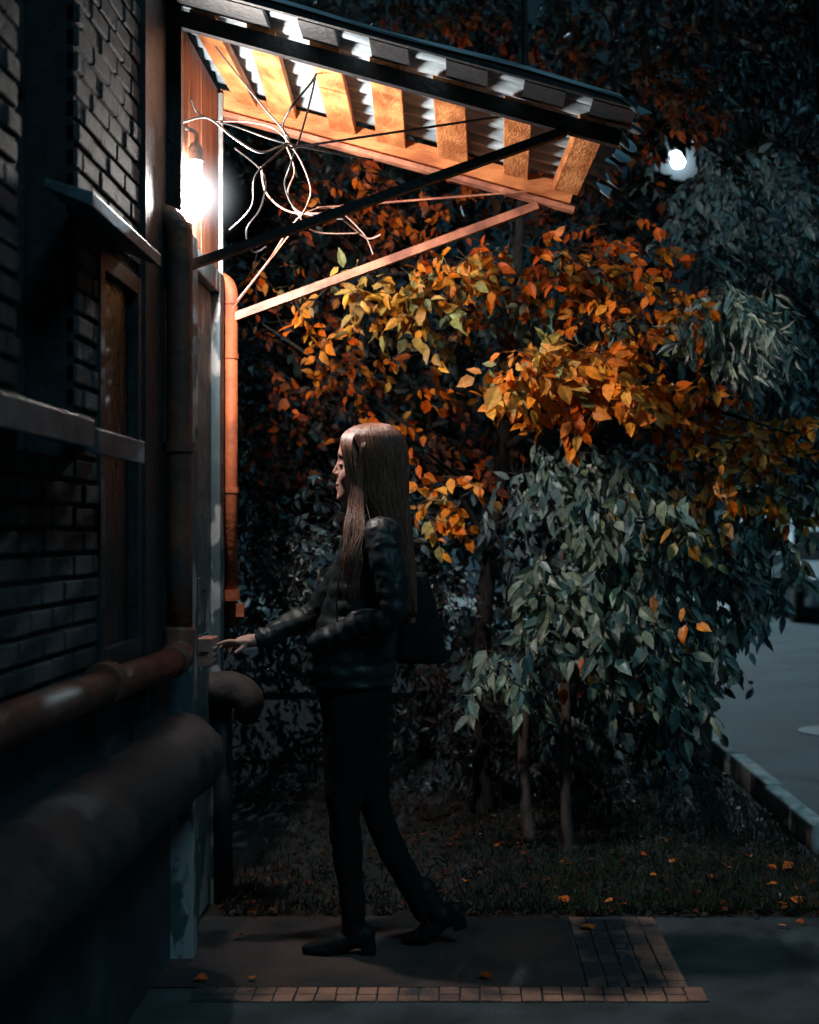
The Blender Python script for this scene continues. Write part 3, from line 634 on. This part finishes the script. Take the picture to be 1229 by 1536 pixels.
for i,(px,py) in enumerate(spots):
    x,y=gp(px,py); LV=Leaves(); a=random.uniform(0,6.28)
    big = i in (0,2,4,3,27)
    LV.add((0,0,0),(math.cos(a),math.sin(a),random.uniform(0,.35)),(random.gauss(0,.3),random.gauss(-.35,.2),1),random.uniform(.055,.075) if big else random.uniform(.025,.048),.8,jc([(.85,.20,.04),(.8,.15,.03),(.65,.11,.02)]))
    o=LV.build('fallen_leaf','leafF'); o.location=(x,y,.024 if y>5 else .014); tag(o,'small orange leaf lying on the ground near the entrance','leaf','orange leaves fallen on the ground')

# low fence
t=thing('low_fence','low dark rail fence crossing behind the person','fence',(0,9.2,0))
MB().beam((-1.5,9.2,.30),(.5,9.2,.30),.04,.05).build('rail','insul',t,bevel=.004)
for x in (-1.4,-.5,.4): MB().box(x-.02,x+.02,9.225,9.265,-.02,.33).build('post','blackmetal',t)

# street lamp
sp=SP
t=thing('street_lamp','distant street lamp glowing white through the upper right leaves','street lamp',(sp.x+.9,25,0))
MB().tube([(sp.x+.9,25,0),(sp.x+.9,25,4),(sp.x+.9,25,8.1)],[.09,.07,.05],12).build('pole','blackmetal',t,smooth=True)
MB().tube([(sp.x+.9,25,8.05),(sp.x+.6,25,8.25),(sp.x+.1,25,8.22)],.03,8,5).build('arm','blackmetal',t,smooth=True)
MB().ell((sp.x,25,sp.z+.16),(.16,.12,.035)).build('lamp_head','blackmetal',t,smooth=True)
MB().ell((sp.x,25,sp.z),(.10,.10,.09),12,8).build('bulb','slamp',t,smooth=True)
MB().ell((sp.x,25,sp.z),(.8,.8,.8),18,12).build('painted_halo', halo_mat('street_lamp_painted_halo',(.6,.85,1),2.4,(sp.x,25,sp.z),.8), t)  # added glowing sphere, paints the street lamp's flare

# far wall
t=thing('garage_building','pale rendered low building far behind the trees','building',(0,28,0))
MB().box(-14,12,28,32,0,2.1).build('wall','farwall',t); MB().box(-14.2,12.2,27.8,32.2,2.1,2.25).build('roof','blackmetal',t)
for x in (-9,-5,-1,3,7): MB().box(x,x+2.4,27.95,27.99,.1,1.9).build('garage_door','sill',t)

# manhole
x,y=gp(1262,1096); o=MB().rings([(-.008,x,y,.29,.29),(-.001,x,y,.29,.29)],28).build('manhole_cover','iron',bevel=.002); tag(o,'round iron manhole cover in the road','manhole cover')

# car
cx,cy=5.95,21.0
t=thing('parked_car','silver car parked at the far right beyond the road','car',(cx+.1,cy,0))
prof=[(0,.35),(0.0,.55),(.06,.70),(.3,.80),(1.0,.92),(1.35,1.16),(1.75,1.38),(2.3,1.47),(3.2,1.42),(3.8,1.12),(4.15,.95),(4.2,.4),(4.1,.25),(.1,.25)]
b=MB(); n=len(prof)
def hwid(l,z,f): return (.86-(0 if z<.9 else (z-.9)*.36)-(.14*max(0,1-l/.5)**2 if l<.5 else 0))*f
sec=[[(cx+s*hwid(l,z,f), cy+l-(0 if f>.95 or l>.3 else .06*(1-f)), z) for (l,z) in prof] for s,f in ((-1,1),(-1,.85),(-1,.4),(1,.4),(1,.85),(1,1))]
vs=[v for q in sec for v in q]; fs=[]
for i in range(5):
    for k in range(n): fs.append((i*n+k,i*n+(k+1)%n,(i+1)*n+(k+1)%n,(i+1)*n+k))
fs.append(tuple(range(n))); fs.append(tuple(5*n+k for k in range(n))[::-1])
b.add(vs,fs).build('body','carpaint',t,bevel=.04)
MB().add([(cx-.74,cy+1.02,.955),(cx+.74,cy+1.02,.955),(cx+.62,cy+1.70,1.385),(cx-.62,cy+1.70,1.385)],[(0,1,2,3)]).build('windscreen','glass',t)
for s in (-1,1):
    MB().add([(cx+s*.862,cy+1.25,.97),(cx+s*.862,cy+3.6,.97),(cx+s*.735,cy+3.15,1.34),(cx+s*.735,cy+1.75,1.34)],[(0,1,2,3)]).build('side_window','glass',t)
    MB().ell((cx+s*.62,cy+.05,.64),(.15,.07,.07)).build('headlight','lens',t,smooth=True)
    MB().ell((cx+s*.93,cy+1.35,1.0),(.09,.05,.06)).build('mirror','carpaint',t,smooth=True)
    for yy in (.75,3.35):
        wl=MB().tube([(cx+s*.70,cy+yy,.31),(cx+s*.875,cy+yy,.31)],.31,24).build('wheel','tyre',t,bevel=.02)
        r_=MB().tube([(cx+s*.86,cy+yy,.31),(cx+s*.885,cy+yy,.31)],.19,16).build('rim','greymetal',None); r_.parent=wl
MB().box(cx-.45,cx+.45,cy-.075,cy+.02,.42,.54).build('grille','blackmetal',t)

# ------------------------------------------------------------ light, camera
w=bpy.data.worlds.new('World'); bpy.context.scene.world=w; w.use_nodes=True
bg=w.node_tree.nodes['Background']; bg.inputs[0].default_value=(.22,.6,.85,1); bg.inputs[1].default_value=.024
s=bpy.data.lights.new('fill_sun','SUN'); s.energy=.58; s.angle=math.radians(14); s.color=(.36,.8,1)  # cool frontal fill added to lift the dark, no moon seen
so=bpy.data.objects.new('fill_sun',s); C.objects.link(so); so.rotation_euler=Vector((-.5,.65,-.85)).to_track_quat('-Z','Y').to_euler()
cam=bpy.data.cameras.new('camera'); co=bpy.data.objects.new('camera',cam); C.objects.link(co)
co.location=(0,0,CH); co.rotation_euler=(math.radians(90),0,0)
cam.sensor_fit='VERTICAL'; cam.sensor_height=36; cam.sensor_width=28.8; cam.lens=50; cam.shift_x=(614.5-690)/1536; cam.shift_y=32/1536
cam.clip_end=600; cam.clip_start=.05
cam.dof.use_dof=True; cam.dof.focus_distance=4.7; cam.dof.aperture_fstop=2.8
bpy.context.scene.camera=co
sc=bpy.context.scene; sc.view_settings.view_transform='Standard'; sc.view_settings.look='None'; sc.view_settings.exposure=0
